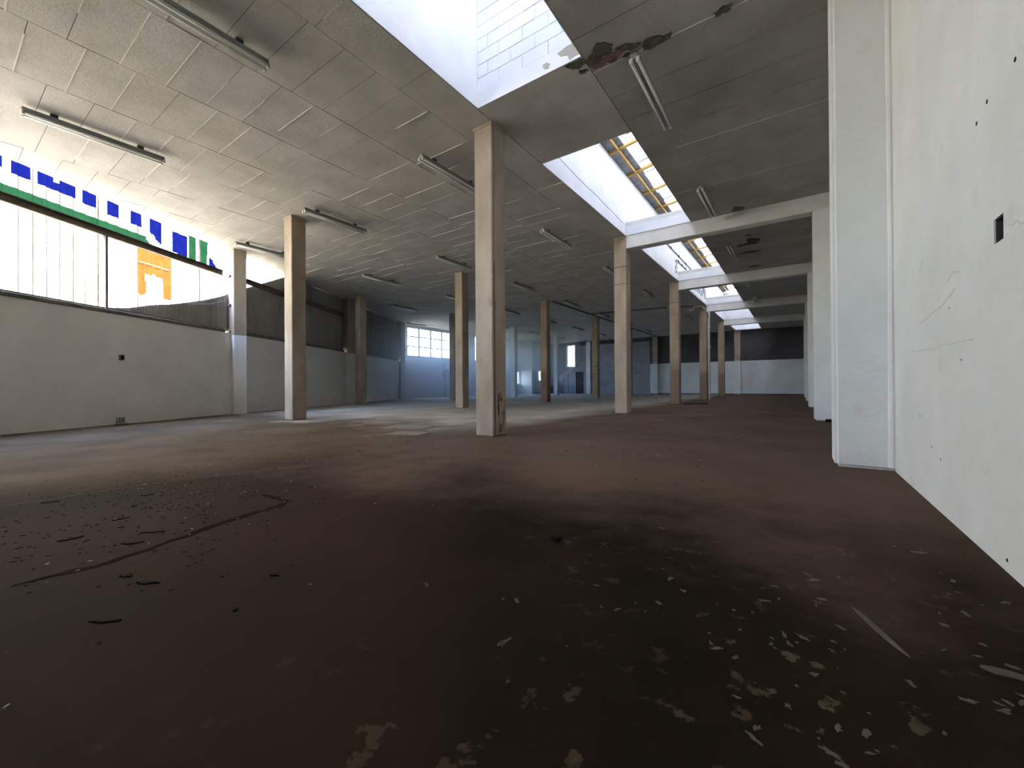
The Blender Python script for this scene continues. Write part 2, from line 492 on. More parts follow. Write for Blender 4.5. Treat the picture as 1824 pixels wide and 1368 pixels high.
# ------------------------------------------------------------------ ceiling slab with skylight holes
ceil = MB()
inner = [(SKX0, Y_REAR), (SKX0, Y_BACK + 0.2), (X_SIDE - 0.2, Y_BACK + 0.2), (X_SIDE - 0.2, 18.4),
         lp(sY(18.0), 0.22, 0)[:2], lp(sY(Y_REAR), 0.22, 0)[:2]]
ZP = HC + 0.012                         # slab underside; the formwork panels stand 12 mm proud of it
ceil.prism(inner, ZP, HC + SLAB)
ceil.box(SKX1, XR + 0.25, Y_REAR, Y_BACK + 0.2, ZP, HC + SLAB)
ys = [Y_REAR] + [y for s in SKYL for y in s] + [Y_BACK + 0.2]
for i in range(0, len(ys), 2):
    ceil.box(SKX0, SKX1, ys[i], ys[i + 1], HC + 0.0005, HC + SLAB, 1)
ceiling = ceil.build('ceiling', [CEIL_D, CEIL])
tag(ceiling, 'grey concrete ceiling slab with formwork panel marks and skylight openings', None, None, 'structure')
# white painted edges of the slab round each skylight
for (y0, y1) in SKYL:
    mb = MB()
    e = 0.006
    mb.box(SKX0 - 0.001, SKX0 + e, y0, y1, HC - 0.001, HC + SLAB)
    mb.box(SKX1 - e, SKX1 + 0.001, y0, y1, HC - 0.001, HC + SLAB)
    mb.box(SKX0 + e, SKX1 - e, y1 - e, y1 + 0.001, HC - 0.001, HC + SLAB)
    mb.box(SKX0 + e, SKX1 - e, y0 - 0.001, y0 + e, HC - 0.001, HC + SLAB)
    mb.build('painted_slab_edge', WELL, ceiling)

# formwork panels
PX, PY = 1.255, 0.455
cells = []
def add_cells(xa, xb, px, py, yoff):
    nx = int(round((xb - xa) / px))
    for i in range(nx):
        x1 = xb - i * px
        x0 = max(x1 - px, xa)
        yo = yoff + (0.0 if i % 2 else 0.11) + random.uniform(-0.05, 0.05)
        k0 = int((Y_REAR - yo) / py) - 1
        k1 = int((Y_BACK - yo) / py) + 1
        for k in range(k0, k1 + 1):
            g = 0.004
            r = [(x0 + g, yo + k * py + g), (x1 - g, yo + k * py + g), (x1 - g, yo + (k + 1) * py - g), (x0 + g, yo + (k + 1) * py - g)]
            r = clip_half(r, 0, Y_REAR, 0, 1)
            r = clip_half(r, 0, Y_BACK, 0, -1) if len(r) > 2 else []
            q = lp(0, 0.20, 0)
            r = clip_half(r, q[0], q[1], -LN.x, -LN.y) if len(r) > 2 else []
            r = clip_half(r, X_SIDE, 0, 1, 0) if len(r) > 2 else []
            if len(r) < 3:
                continue
            ar = abs(sum(a[0] * b[1] - b[0] * a[1] for a, b in zip(r, r[1:] + r[:1]))) / 2
            if ar < 0.02:
                continue
            ps = [proj((x, y, HC)) for x, y in r]
            vis = 0.0
            if all(ps) and any(-60 < a < 1884 and -60 < b < 1428 for a, b in ps):
                vis = abs(sum(a[0] * b[1] - b[0] * a[1] for a, b in zip(ps, ps[1:] + ps[:1]))) / 2
            cells.append((vis, r, (x0, x1, yo + k * py)))
add_cells(X_SIDE, SKX0 - 0.62, PX, PY, 0.10)      # main soffit
add_cells(SKX0 - 0.62, SKX0 - 0.008, 0.612, 1.2, 0.0)
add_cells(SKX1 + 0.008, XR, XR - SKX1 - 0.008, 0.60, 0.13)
cells.sort(key=lambda c: -c[0])
rest = MB()
for i, (vis, r, key) in enumerate(cells):
    dz = random.uniform(-0.0035, 0.0035)
    if i < 300:
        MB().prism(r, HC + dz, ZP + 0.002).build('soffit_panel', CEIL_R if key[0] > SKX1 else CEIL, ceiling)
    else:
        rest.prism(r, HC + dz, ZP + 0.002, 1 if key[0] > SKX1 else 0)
o = rest.build('soffit_panels_beyond', [CEIL, CEIL_R], ceiling)
o['kind'] = 'stuff'
# raised mortar ridges at many of the cross joints
rg = MB()
for vis, r, (x0, x1, y) in cells:
    if vis < 25 or x1 > SKX0 - 0.7 and random.random() < 0.55:
        continue
    if random.random() < 0.62:
        a = x0 + random.uniform(0.02, 0.5) * (x1 - x0) * (random.random() < 0.5)
        b = x1 - random.uniform(0.02, 0.4) * (x1 - x0) * (random.random() < 0.4)
        mid = ((a + b) / 2, y)
        if (mid[0] - LO.x) * LN.x + (mid[1] - LO.y) * LN.y > -0.7:
            continue
        w = random.uniform(0.003, 0.0055)
        rg.box(a, b, y - w, y + w, HC - random.uniform(0.004, 0.009), HC + 0.004)
o = rg.build('mortar_ridges', RIDGE, ceiling)
o['kind'] = 'stuff'
# long dark joints running with the columns are the open gaps between panel rows

# spalled patches on the soffit and peeled paint on the skylight edge
RS = random.Random(5)
def patch(poly, mt, z=HC, t=0.012, name='spalled_patch'):
    poly = densify(poly + [poly[0]], 5, 0.011, RS)[:-1]
    MB().prism(poly, z - t, z + 0.006).build(name, mt, ceiling)
patch([(-2.15, 4.74), (-2.05, 4.70), (-1.95, 4.60), (-1.86, 4.63), (-1.79, 4.72), (-1.83, 4.83), (-1.98, 4.82), (-2.02, 4.89), (-2.16, 4.86)], SPALL)
patch([(-2.16, 4.88), (-2.03, 4.84), (-1.93, 4.86), (-1.80, 4.84), (-1.70, 4.88), (-1.80, 4.94), (-1.95, 4.93), (-2.02, 4.97), (-2.12, 4.95)], SPALL_R, t=0.009)
patch([(-1.79, 4.80), (-1.66, 4.80), (-1.56, 4.86), (-1.50, 4.90), (-1.60, 4.93), (-1.72, 4.88)], SPALL)
patch([(-1.50, 4.90), (-1.42, 4.87), (-1.33, 4.90), (-1.25, 4.95), (-1.17, 4.94), (-1.20, 5.03), (-1.33, 5.03), (-1.42, 5.05), (-1.50, 5.02)], SPALL)
patch([(-2.42, 4.69), (-2.3, 4.685), (-2.18, 4.70), (-2.16, 4.80), (-2.28, 4.84), (-2.36, 4.78)], SPALL, t=0.006)
for (cx, cy_, rx, ry) in ((-0.64, 4.98, 0.09, 0.05), (-1.10, 10.80, 0.13, 0.14), (-1.02, 13.40, 0.15, 0.22), (-1.20, 13.70, 0.27, 0.10),
                          (-1.20, 14.55, 0.27, 0.12), (-1.18, 16.42, 0.20, 0.10), (-1.1, 12.9, 0.07, 0.07),
                          (-1.87, 4.95, 0.05, 0.025), (-1.7, 4.97, 0.04, 0.02), (-1.60, 5.00, 0.03, 0.015), (-2.25, 4.90, 0.05, 0.03)):
    patch(blob(cx, cy_, rx, ry, 13, 0.4, 0.0, RS), SPALL)
def vpatch(pts, y, mt):
    mb = MB()
    mb.face([(x, y, z) for x, z in pts])
    mb.face([(x, y - 0.004, z) for x, z in pts][::-1])
    n = len(pts)
    for i in range(n):
        a, b = pts[i], pts[(i + 1) % n]
        mb.face([(a[0], y, a[1]), (b[0], y, b[1]), (b[0], y - 0.004, b[1]), (a[0], y - 0.004, a[1])])
    mb.build('peeled_paint_patch', mt, ceiling)
vpatch([(-2.50, 5.03), (-2.38, 5.06), (-2.18, 5.07), (-2.18, 4.88), (-2.26, 4.89), (-2.33, 4.87), (-2.36, 4.95), (-2.45, 4.97)], 4.664, PEEL)
vpatch([(-2.72, 4.98), (-2.66, 4.99), (-2.61, 4.95), (-2.64, 4.90), (-2.70, 4.92)], 4.664, PEEL)

# ------------------------------------------------------------------ skylight monitors above the slab
ZS = HC + SLAB
def corr_sheet(x0, x1, y0, y1, z0, z1, pitch=0.076, amp=0.009, per=6, n_x=2):
    """corrugated sheet: waves along y, sloping in x from z0 to z1"""
    mb = MB()
    ny = max(2, int((y1 - y0) / pitch * per))
    for i in range(n_x):
        pass
    for j in range(ny + 1):
        y = y0 + (y1 - y0) * j / ny
        w = amp * math.cos(2 * math.pi * y / pitch)
        mb.v.append((x0, y, z0 + w))
        mb.v.append((x1, y, z1 + w))
    for j in range(ny):
        mb.f.append((2 * j, 2 * j + 1, 2 * j + 3, 2 * j + 2))
        mb.m.append(0)
    return mb
def monitor(y0, y1, zl, label, brick_end=False, frame=True):
    root = empty('skylight_monitor', (SKX0, y0, ZS))
    tag(root, label, None, None, 'structure')
    off = Vector((-SKX0, -y0, -ZS))
    def part(mb, name, mt, par=root, **k):
        mb.v = [tuple(Vector(v) + off) for v in mb.v]
        return mb.build(name, mt, par, **k)
    zr = zl + 0.30
    part(MB().box(SKX0 - 0.22, SKX0 - 0.012, y0 - 0.2, y1 + 0.2, ZS, zl), 'upstand_wall', WELL)
    part(MB().box(SKX1 + 0.012, SKX1 + 0.22, y0 - 0.2, y1 + 0.2, ZS, zr), 'upstand_wall', WELL)
    part(MB().box(SKX0 - 0.012, SKX1 + 0.012, y0 - 0.2, y0 - 0.012, ZS, zl), 'end_wall', WELL)
    ew = part(MB().box(SKX0 - 0.012, SKX1 + 0.012, y1 + 0.012, y1 + 0.2, ZS, zl), 'end_wall', WELL)
    if brick_end:
        bw, bh = 0.40, 0.192
        nrow = int((zl - ZS) / bh)
        for r in range(nrow):
            x = SKX0 - 0.008 - (bw / 2 if r % 2 else 0)
            while x < SKX1:
                a, b = max(x + 0.006, SKX0 - 0.008), min(x + bw - 0.006, SKX1 + 0.008)
                if b - a > 0.03:
                    pr = random.uniform(0.006, 0.014)
                    part(MB().box(a, b, y1 + 0.012 - pr, y1 + 0.03, ZS + r * bh + 0.005, ZS + (r + 1) * bh - 0.005), 'block', WELL, ew, bevel=0.003, segs=1)
                x += bw
    # roof: galvanised eaves sheet, then translucent sheets lapped above it with strips imitating a bright gap
    yy = y0 - 0.3
    k = 0
    while yy < y1 + 0.25:
        w = min(0.665, y1 + 0.3 - yy)
        sl = 0.30 / (SKX1 - SKX0)
        zz = lambda x: zl + 0.05 + sl * (x - SKX0)
        xg = SKX0 + 0.36 + random.uniform(-0.02, 0.02)
        part(corr_sheet(SKX0 - 0.30, xg, yy, yy + w + 0.03, zz(SKX0 - 0.30), zz(xg)), 'eaves_sheet', GALV, smooth=True)
        part(corr_sheet(xg - 0.03, SKX1 + 0.4, yy + 0.01, yy + w + 0.04, zz(xg) + 0.026, zz(SKX1 + 0.4) + 0.026), 'translucent_sheet', FIBRE, smooth=True)
        for q in range(3):          # clear strips added to imitate sky glinting through gaps in the lap
            ya = yy + 0.02 + q * 0.22 + random.uniform(0, 0.05)
            part(corr_sheet(xg + 0.005 + random.uniform(-0.01, 0.01), xg + random.uniform(0.035, 0.055), ya, ya + random.uniform(0.08, 0.17), zz(xg) + 0.004, zz(xg) + 0.006), 'gap_glow_strip', CLEAR, smooth=True)
        yy += w
        k += 1
        if w < 0.1:
            break
    if frame:
        xa = SKX0 + 0.20
        z_ = zl + 0.05 + 0.30 / (SKX1 - SKX0) * 0.2 - 0.012
        mb = MB().box(xa - 0.04, xa + 0.04, y0, y1, z_ - 0.014, z_ - 0.004)
        mb.box(xa + 0.03, xa + 0.04, y0, y1, z_ - 0.08, z_ - 0.004)
        part(mb, 'purlin', YELLOW)
        n = int((y1 - y0) / 1.33)
        for i in range(n + 1):
            y = y0 + 0.65 + i * 1.33
            if y > y1 - 0.1:
                break
            mb = MB()
            a = (SKX0 - 0.02, zl + 0.03)
            b = (SKX1 + 0.02, zl + 0.33)
            t = 0.055
            mb.hexa([(a[0], y, a[1] - t), (b[0], y, b[1] - t), (b[0], y + 0.075, b[1] - t), (a[0], y + 0.075, a[1] - t),
                     (a[0], y, a[1]), (b[0], y, b[1]), (b[0], y + 0.075, b[1]), (a[0], y + 0.075, a[1])])
            part(mb, 'rafter', YELLOW)
    return root, part
monitor(SKYL[0][0], SKYL[0][1], 6.55, 'white skylight well over the front of the hall with painted blockwork end wall', brick_end=True, frame=False)
mon, mon_part = monitor(SKYL[1][0], SKYL[4][1], 6.56, 'long white skylight well roofed with translucent corrugated sheets on ochre steel')
monitor(SKYL[5][0], SKYL[5][1], 6.2, 'small white skylight well beside the back wall', frame=False)

# conduits, crack and painted scribbles on the long monitor wall
xw = SKX0 - 0.012
def wall_strokes(strokes, w, name, mt, x=xw + 0.003):
    for st in strokes:
        mb = MB()
        pts = []
        for a, b in zip(st, st[1:]):
            for k in range(5):
                t = k / 5
                pts.append((a[0] + (b[0] - a[0]) * t, a[1] + (b[1] - a[1]) * t))
        pts.append(st[-1])
        mb.tube([(x, y, z) for y, z in pts], w, 5)
        mon_part(mb, name, mt)
for z, ya, yb in ((5.84, 15.2, 20.2), (5.61, 16.7, 19.1)):
    mon_part(MB().tube([(xw + 0.02, ya, z), (xw + 0.02, yb, z)], 0.016, 6), 'conduit', PIPE_D)
    for i in range(4):
        y = ya + (yb - ya) * (i + 0.5) / 4
        mon_part(MB().box(xw - 0.001, xw + 0.045, y - 0.025, y + 0.025, z - 0.035, z + 0.035), 'conduit_clip', PIPE_D)
RG = random.Random(21)
wall_strokes([[(16.5, 5.50), (16.65, 5.58), (16.8, 5.46), (16.65, 5.38), (16.9, 5.32)],
              [(16.6, 5.34), (16.55, 5.22), (16.8, 5.20), (16.75, 5.11), (16.55, 5.12)],
              [(17.0, 5.12), (17.1, 5.24), (17.3, 5.26), (17.35, 5.14), (17.2, 5.11), (17.05, 5.16)],
              [(17.5, 5.15), (17.6, 5.28), (17.85, 5.30), (17.7, 5.14), (17.95, 5.13)]], 0.013, 'graffiti_stroke', STAIN)
st = []
for i, y in enumerate((19.6, 20.2, 20.8, 21.4, 22.0, 22.5)):
    zt = 5.15 + 0.11 * i
    st.append([(y, 5.10), (y + 0.03, zt + 0.1), (y + 0.3, zt + 0.12), (y + 0.34, zt - 0.25)] if i % 2 == 0 else
              [(y, zt + 0.15), (y - 0.02, 5.10), (y + 0.28, 5.12), (y + 0.3, zt - 0.1)])
wall_strokes(st, 0.018, 'graffiti_stroke', STAIN)
wall_strokes([densify([(6.6, 5.30), (8.0, 5.24), (9.6, 5.20), (10.8, 5.14)], 6, 0.012, RG)], 0.004, 'plaster_crack', STAIN)

# ------------------------------------------------------------------ walls with openings
def wall_grid(mb, to3, u0, u1, z0, z1, holes):
    """cells of a wall left over round rectangular holes; to3(u,depth,z) with depth 0 inner face .. 1 outer"""
    us = sorted({u0, u1, *[h[0] for h in holes], *[h[1] for h in holes]})
    for a, b in zip(us, us[1:]):
        c = (a + b) / 2
        spans = sorted((h[2], h[3]) for h in holes if h[0] < c < h[1])
        z = z0
        for s in spans + [(z1, z1)]:
            if s[0] - z > 1e-4:
                q = [to3(a, 0, z), to3(b, 0, z), to3(b, 1, z), to3(a, 1, z), to3(a, 0, s[0]), to3(b, 0, s[0]), to3(b, 1, s[0]), to3(a, 1, s[0])]
                mb.hexa(q)
            z = max(z, s[1])
    return mb

# right wall with its recessed electrical box and pilasters
REC = (2.55, 2.65, 1.375, 1.48)
wr = wall_grid(MB(), lambda u, d, z: (XR + 0.25 * d, u, z), Y_REAR, Y_BACK, 0, HC + 0.01, [REC]).build('wall_right', WHITE)
tag(wr, 'white painted right wall with square pilasters', None, None, 'structure')
MB().box(XR + 0.06, XR + 0.07, REC[0], REC[1], REC[2], REC[3]).build('recess_back', BLACK, wr)
mb = MB()
mb.box(XR + 0.006, XR + 0.06, REC[0], REC[0] + 0.004, REC[2], REC[3]); mb.box(XR + 0.006, XR + 0.06, REC[1] - 0.004, REC[1], REC[2], REC[3])
mb.box(XR + 0.006, XR + 0.06, REC[0], REC[1], REC[2], REC[2] + 0.004); mb.box(XR + 0.006, XR + 0.06, REC[0], REC[1], REC[3] - 0.004, REC[3])
mb.build('switch_box_lining', PIPE_D, wr)
MB().box(XR + 0.03, XR + 0.058, 2.565, 2.60, 1.39, 1.455).build('wire_stub', SCRAP_D, wr)
for (y, z, r) in ((2.42, 2.03, 0.010), (2.71, 2.03, 0.010), (2.84, 2.00, 0.010), (3.5, 0.32, 0.006), (3.7, 0.37, 0.005), (3.3, 1.2, 0.005), (2.55, 0.05, 0.008), (3.1, 0.9, 0.005), (4.0, 0.55, 0.006)):
    MB().tube([(XR - 0.0015, y, z), (XR + 0.002, y, z)], r, 8).build('nail_hole', BLACK, wr)
SCUFF = mat('grey_scuff', (0.54, 0.54, 0.52), (0.62, 0.62, 0.60), 20.0, 0.9)
for pts in ([(3.35, 1.36), (3.22, 1.38), (3.12, 1.37)], [(4.22, 1.01), (3.6, 1.00), (2.9, 0.99)], [(2.50, 1.41), (2.42, 1.40), (2.30, 1.35)], [(3.95, 1.55), (3.88, 1.62)], [(4.0, 1.2), (3.5, 1.23), (3.2, 1.29)]):
    d = densify(pts, 4, 0.008, RG)
    mb = MB()
    for a, b in zip(d, d[1:]):
        w = 0.0035
        mb.hexa([(XR - 0.001, a[0], a[1] - w), (XR - 0.001, b[0], b[1] - w), (XR + 0.001, b[0], b[1] - w), (XR + 0.001, a[0], a[1] - w),
                 (XR - 0.001, a[0], a[1] + w), (XR - 0.001, b[0], b[1] + w), (XR + 0.001, b[0], b[1] + w), (XR + 0.001, a[0], a[1] + w)])
    mb.build('scuff_mark', SCUFF, wr)
ROWS = [5.0, 11.0, 17.0, 23.0, 29.0]
BEAM_B = 4.50
for i, y in enumerate(ROWS):
    top = HC - 0.004 if i == 0 else BEAM_B
    MB().box(0.28, XR + 0.02, y - 0.08, y + 0.36, 0.0, top).build('pilaster', WHITE, wr, bevel=0.028, segs=3)
mb = MB()
mb.tube([(XR - 0.02, 4.915, 0.03), (XR - 0.015, 4.91, 2.0), (XR - 0.018, 4.912, HC - 0.02)], [0.03, 0.022, 0.026], 8)
mb.build('corner_fillet', WHITE, wr)

# rear wall behind the viewpoint
wre = wall_grid(MB(), lambda u, d, z: (u, Y_REAR - 0.25 * d, z), -8.3, XR + 0.25, 0, HC + SLAB, []).build('wall_rear', GREYWALL)
tag(wre, 'plain grey rear wall', None, None, 'structure')

# slanted left wall: white low wall, steel rail windows, dark sheet cladding
S0, S1 = sY(Y_REAR), 20.4
wl = MB().lbox(S0, S1, 0.0, 0.22, 0.0, DADO).build('wall_left', WHITE)
tag(wl, 'low white painted wall along the slanted left side', None, None, 'structure')
PILS = [(-13.50, 5.22), (-16.95, 11.20), (-20.42, 17.2)]
for (x, y) in PILS:
    pr = MB().box(x - 0.55, x, y, y + 0.35, DADO - 0.06, HC - 0.004).build('pilaster', CONC, wl, bevel=0.012, segs=1)
    MB().box(x - 0.55, x, y, y + 0.35, 0.0, DADO - 0.06).build('painted_pilaster_base', WHITE, wl, bevel=0.012, segs=1)
def s_of(x, y):
    return (Vector((x, y, 0)) - LO).dot(LT)
bays = [(S0, s_of(-13.60, 5.15)), (s_of(-13.6, 5.42), s_of(-17.07, 11.15)), (s_of(-17.07, 11.42), s_of(-20.54, 17.15))]
bays[0] = (S0, 4.92)
RAIL0, RAIL1 = 4.01, 4.17
WL = []
for i, (a, b) in enumerate(bays):
    w = empty('window_%d' % (i + 1), lp(a, 0, DADO))
    tag(w, ['open steel-railed window above the low white wall', 'partly sheeted window bay past the first wall pilaster',
            'fully sheeted window bay next to the far corner'][i], None, None, 'structure')
    WL.append(w)
    off = -Vector(lp(a, 0, DADO))
    def wpart(mb, name, mt, par=w, off=off, **k):
        mb.v = [tuple(Vector(v) + off) for v in mb.v]
        return mb.build(name, mt, par, **k)
    mb = MB().lbox(a, b, 0.02, 0.10, RAIL0, RAIL0 + 0.018)
    mb.lbox(a, b, 0.02, 0.10, RAIL1 - 0.018, RAIL1)
    mb.lbox(a, b, 0.085, 0.10, RAIL0, RAIL1)
    wpart(mb, 'rail', STEEL)
    wpart(MB().lbox(a, b, -0.015, 0.23, DADO, DADO + 0.075), 'sill', SILL, bevel=0.006, segs=1)
    wpart(MB().lbox(a, b, 0.06, 0.12, DADO + 0.075, DADO + 0.12), 'lower_rail', STEEL)
    if i == 0:
        for s in (1.73, -2.0, -5.2):
            wpart(MB().lbox(s - 0.025, s + 0.025, 0.03, 0.09, DADO + 0.075, RAIL0), 'mullion', STEEL)
    # corrugated sheets
    curve = [(1.7, 2.50), (2.3, 2.60), (2.83, 2.77), (3.35, 2.89), (3.85, 3.04), (4.4, 3.22), (4.92, 3.42), (5.79, 3.83), (6.55, 4.18), (7.3, 4.51), (8.05, HC), (40, HC)]
    def top(s):
        for (sa, za), (sb, zb) in zip(curve, curve[1:]):
            if sa <= s <= sb:
                return za + (zb - za) * (s - sa) / (sb - sa)
        return None
    if i < 3:
        s = max(a, 1.7)
        bb = b + (0.30 if i == 0 else 0.45)
        while s < bb - 0.02:
            e = min(s + 0.70, bb)
            mb = MB()
            n = int((e + 0.07 - s) / 0.076 * 6)
            dd = 0.165 + random.uniform(-0.002, 0.002)
            for j in range(n + 1):
                u = s + (e + 0.07 - s) * j / n
                d = dd + 0.011 * math.cos(2 * math.pi * u / 0.076)
                zt = top(min(u, 39)) or 2.5
                mb.v += [lp(u, d, DADO + 0.07), lp(u, d, zt)]
            for j in range(n):
                mb.f.append((2 * j, 2 * j + 2, 2 * j + 3, 2 * j + 1)); mb.m.append(0)
            wpart(mb, 'corrugated_sheet', SHEETD, smooth=True)
            s = e
        if i == 0:   # loose wire hanging along the sheet edge
            wpart(MB().tube([lp(3.2, 0.10, 2.98), lp(3.9, 0.09, 2.99), lp(4.5, 0.08, 3.12), lp(4.95, 0.05, 3.32)], 0.007, 5), 'loose_wire', SCRAP_P)
for nm, z in (('rust_bracket', 4.06), ('rust_bracket', 3.20), ('rust_bracket', DADO + 0.05)):
    MB().box(-13.85, -13.66, 5.17, 5.222, z - 0.03, z + 0.03).build(nm, SILL, wl, bevel=0.008, segs=1)

# switch box and socket on the low wall
sw = empty('switch_box', lp(1.99, 0, 1.45))
so = -Vector(lp(1.99, 0, 1.45))
def shifted(mb, off):
    mb.v = [tuple(Vector(v) + off) for v in mb.v]
    return mb
shifted(MB().lbox(1.94, 2.04, -0.03, 0.0, 1.39, 1.51), so).build('box_frame', SILL, sw, bevel=0.005, segs=1)
shifted(MB().lbox(1.955, 2.025, -0.034, -0.028, 1.41, 1.49), so).build('face_plate', SCRAP_D, sw)
tag(sw, 'small dark switch box set halfway up the low white wall', 'switch box')
sk = empty('floor_socket', lp(1.95, 0, 0.0))
so = -Vector(lp(1.95, 0, 0.0))
shifted(MB().lbox(1.87, 2.03, -0.05, 0.0, 0.03, 0.15), so).build('socket_body', FIXT, sk, bevel=0.008, segs=1)
shifted(MB().lbox(1.89, 2.01, -0.056, -0.049, 0.05, 0.13), so).build('cover_plate', SCRAP_P, sk)
shifted(MB().lbox(1.84, 2.07, -0.09, -0.02, 0.0, 0.03), so).build('mortar_lump', SCRAP_P, sk, bevel=0.01, segs=1)
tag(sk, 'grey socket box with a mortar lump at the foot of the low white wall', 'socket')

# far side wall with the big steel window
WIN = (18.42, 22.80, 2.80, 4.76)
WIN_ADDED = (25.35, 28.95, 2.80, 4.76)  # added to light the far end, where bright specks suggest a window
LOWW = (30.38, 31.80, 0.94, 2.10)
wf = wall_grid(MB(), lambda u, d, z: (X_SIDE - 0.25 * d, u, z), 17.9, 31.9 + 0.2, 0, HC + 0.01, [WIN, WIN_ADDED, LOWW]).build('wall_far_left', WHITE)
tag(wf, 'white side wall at the far end below the steel window', None, None, 'structure')
ret = MB().box(X_SIDE - 0.2, -20.0, 31.9, 32.1, 0, HC).build('wall_return', WHITE)
tag(ret, 'narrow white return wall at the back corner', None, None, 'structure')
wj = wall_grid(MB(), lambda u, d, z: (-20.0 - 0.2 * d, u, z), 32.1, Y_BACK, 0, HC, [(33.2, 34.6, 1.25, 2.14), (32.15, 32.9, 0, 2.12)]).build('wall_back_corner', GREYWALL)
tag(wj, 'grey wall of the back corner with a dark door and low window', None, None, 'structure')
d1 = MB().box(-20.12, -20.04, 32.15, 32.9, 0.0, 2.12).build('door_1', DOOR)
tag(d1, 'dark brown door in the back corner wall', None, None, 'structure')
MB().tube([(-20.02, 32.82, 1.05), (-19.98, 32.82, 1.05), (-19.98, 32.72, 1.05)], 0.012, 6).build('handle', GALV, d1)

def steel_window(name, label, to3, u0, u1, z0, z1, cols, rows, sub_top=0, r=0.028):
    """to3(u, depth, z): steel frame of bars and one pane per opening; rows = list of z fractions"""
    root = empty(name, to3((u0 + u1) / 2, 0.0, z0))
    tag(root, label, None, None, 'structure')
    off = -Vector(to3((u0 + u1) / 2, 0.0, z0))
    def bar(ua, ub, za, zb, nm='glazing_bar', d0=-0.03, d1=0.03):
        mb = MB().hexa([to3(ua, d0, za), to3(ub, d0, za), to3(ub, d1, za), to3(ua, d1, za), to3(ua, d0, zb), to3(ub, d0, zb), to3(ub, d1, zb), to3(ua, d1, zb)])
        shifted(mb, off).build(nm, STEEL, root)
    bar(u0, u0 + r, z0, z1, 'frame'); bar(u1 - r, u1, z0, z1, 'frame')
    bar(u0 + r, u1 - r, z0, z0 + r, 'frame'); bar(u0 + r, u1 - r, z1 - r, z1, 'frame')
    us = [u0 + (u1 - u0) * k / cols for k in range(cols + 1)]
    zs = [z0 + (z1 - z0) * k for k in rows]
    for u in us[1:-1]:
        bar(u - r * 0.8, u + r * 0.8, z0 + r, z1 - r)
    for z in zs[1:-1]:
        bar(u0 + r, u1 - r, z - r * 0.6, z + r * 0.6, d0=-0.025, d1=0.025)
    for a, b in zip(us, us[1:]):
        for k, (za, zb) in enumerate(zip(zs, zs[1:])):
            mb = MB().hexa([to3(a + 0.01, -0.004, za + 0.01), to3(b - 0.01, -0.004, za + 0.01), to3(b - 0.01, 0.004, za + 0.01), to3(a + 0.01, 0.004, za + 0.01),
                            to3(a + 0.01, -0.004, zb - 0.01), to3(b - 0.01, -0.004, zb - 0.01), to3(b - 0.01, 0.004, zb - 0.01), to3(a + 0.01, 0.004, zb - 0.01)])
            shifted(mb, off).build('pane', GLASS, root)
            if sub_top and k == len(zs) - 2:
                m_ = (a + b) / 2
                bar(m_ - 0.018, m_ + 0.018, za + 0.01, zb - 0.02, d0=-0.02, d1=0.02)
                for q in range(1, sub_top):
                    zq = za + (zb - za) * q / sub_top
                    bar(a + 0.03, m_ - 0.02, zq - 0.012, zq + 0.012, 'louvre_bar', -0.02, 0.02)
    return root
steel_window('window_4', 'large steel window with panes and louvred top lights in the far side wall',
             lambda u, d, z: (X_SIDE - 0.12 - d, u, z), *WIN, 4, [0, 0.34, 0.68, 1.0], 3, 0.062)
steel_window('window_8', 'added large steel window along the far side wall, mostly hidden by columns',  # window added to light the far end
             lambda u, d, z: (X_SIDE - 0.12 - d, u, z), *WIN_ADDED, 4, [0, 0.34, 0.68, 1.0], 3, 0.062)
steel_window('window_5', 'low two-pane window at the far end of the side wall', lambda u, d, z: (X_SIDE - 0.1 - d, u, z), *LOWW, 2, [0, 0.8, 1.0])
steel_window('window_6', 'small low window beside the dark corner door', lambda u, d, z: (-20.1 - d, u, z), 33.2, 34.6, 1.25, 2.14, 2, [0, 1.0])

# back wall
HIW = (-18.22, -17.40, 2.56, 4.58)
wb_ = wall_grid(MB(), lambda u, d, z: (u, Y_BACK + 0.25 * d, z), X_SIDE, XR, 0, HC, [HIW, (-17.30, -16.50, 0.0, 2.05)]).build('wall_back', DARKWALL)
tag(wb_, 'dark bare back wall with a pale painted lower band', None, None, 'structure')
MB().box(-10.34, -3.95, Y_BACK - 0.02, Y_BACK + 0.01, 0.07, 2.55).build('painted_dado', DADO_M, wb_)
MB().box(-3.55, XR, Y_BACK - 0.02, Y_BACK + 0.01, 0.07, 2.55).build('painted_dado', DADO_M, wb_)
wall_grid(MB(), lambda u, d, z: (u, Y_BACK - 0.01 + 0.012 * d, z), -19.9, -10.36, 0, 4.5, [HIW, (-17.30, -16.50, 0.0, 2.05)]).build('grey_paint_panel', GREYWALL, wb_)
for x in (-3.75, -9.85, -15.9):
    MB().box(x - 0.2, x + 0.2, Y_BACK - 0.30, Y_BACK + 0.01, 0.0, HC).build('pilaster', BEAMW if x < -12 else CONC, wb_)
    if x > -12:
        MB().box(x - 0.21, x + 0.21, Y_BACK - 0.312, Y_BACK, 0.07, 2.55).build('painted_pilaster_base', DADO_M, wb_)
steel_window('window_7', 'tall narrow window high in the dark back wall', lambda u, d, z: (u, Y_BACK + 0.1 + d, z), *HIW, 2, [0, 0.28, 0.52, 1.0])
mb = MB()
mb.box(HIW[0] - 0.10, HIW[0], Y_BACK - 0.03, Y_BACK + 0.0, HIW[2] - 0.1, HIW[3] + 0.1); mb.box(HIW[1], HIW[1] + 0.10, Y_BACK - 0.03, Y_BACK, HIW[2] - 0.1, HIW[3] + 0.1)
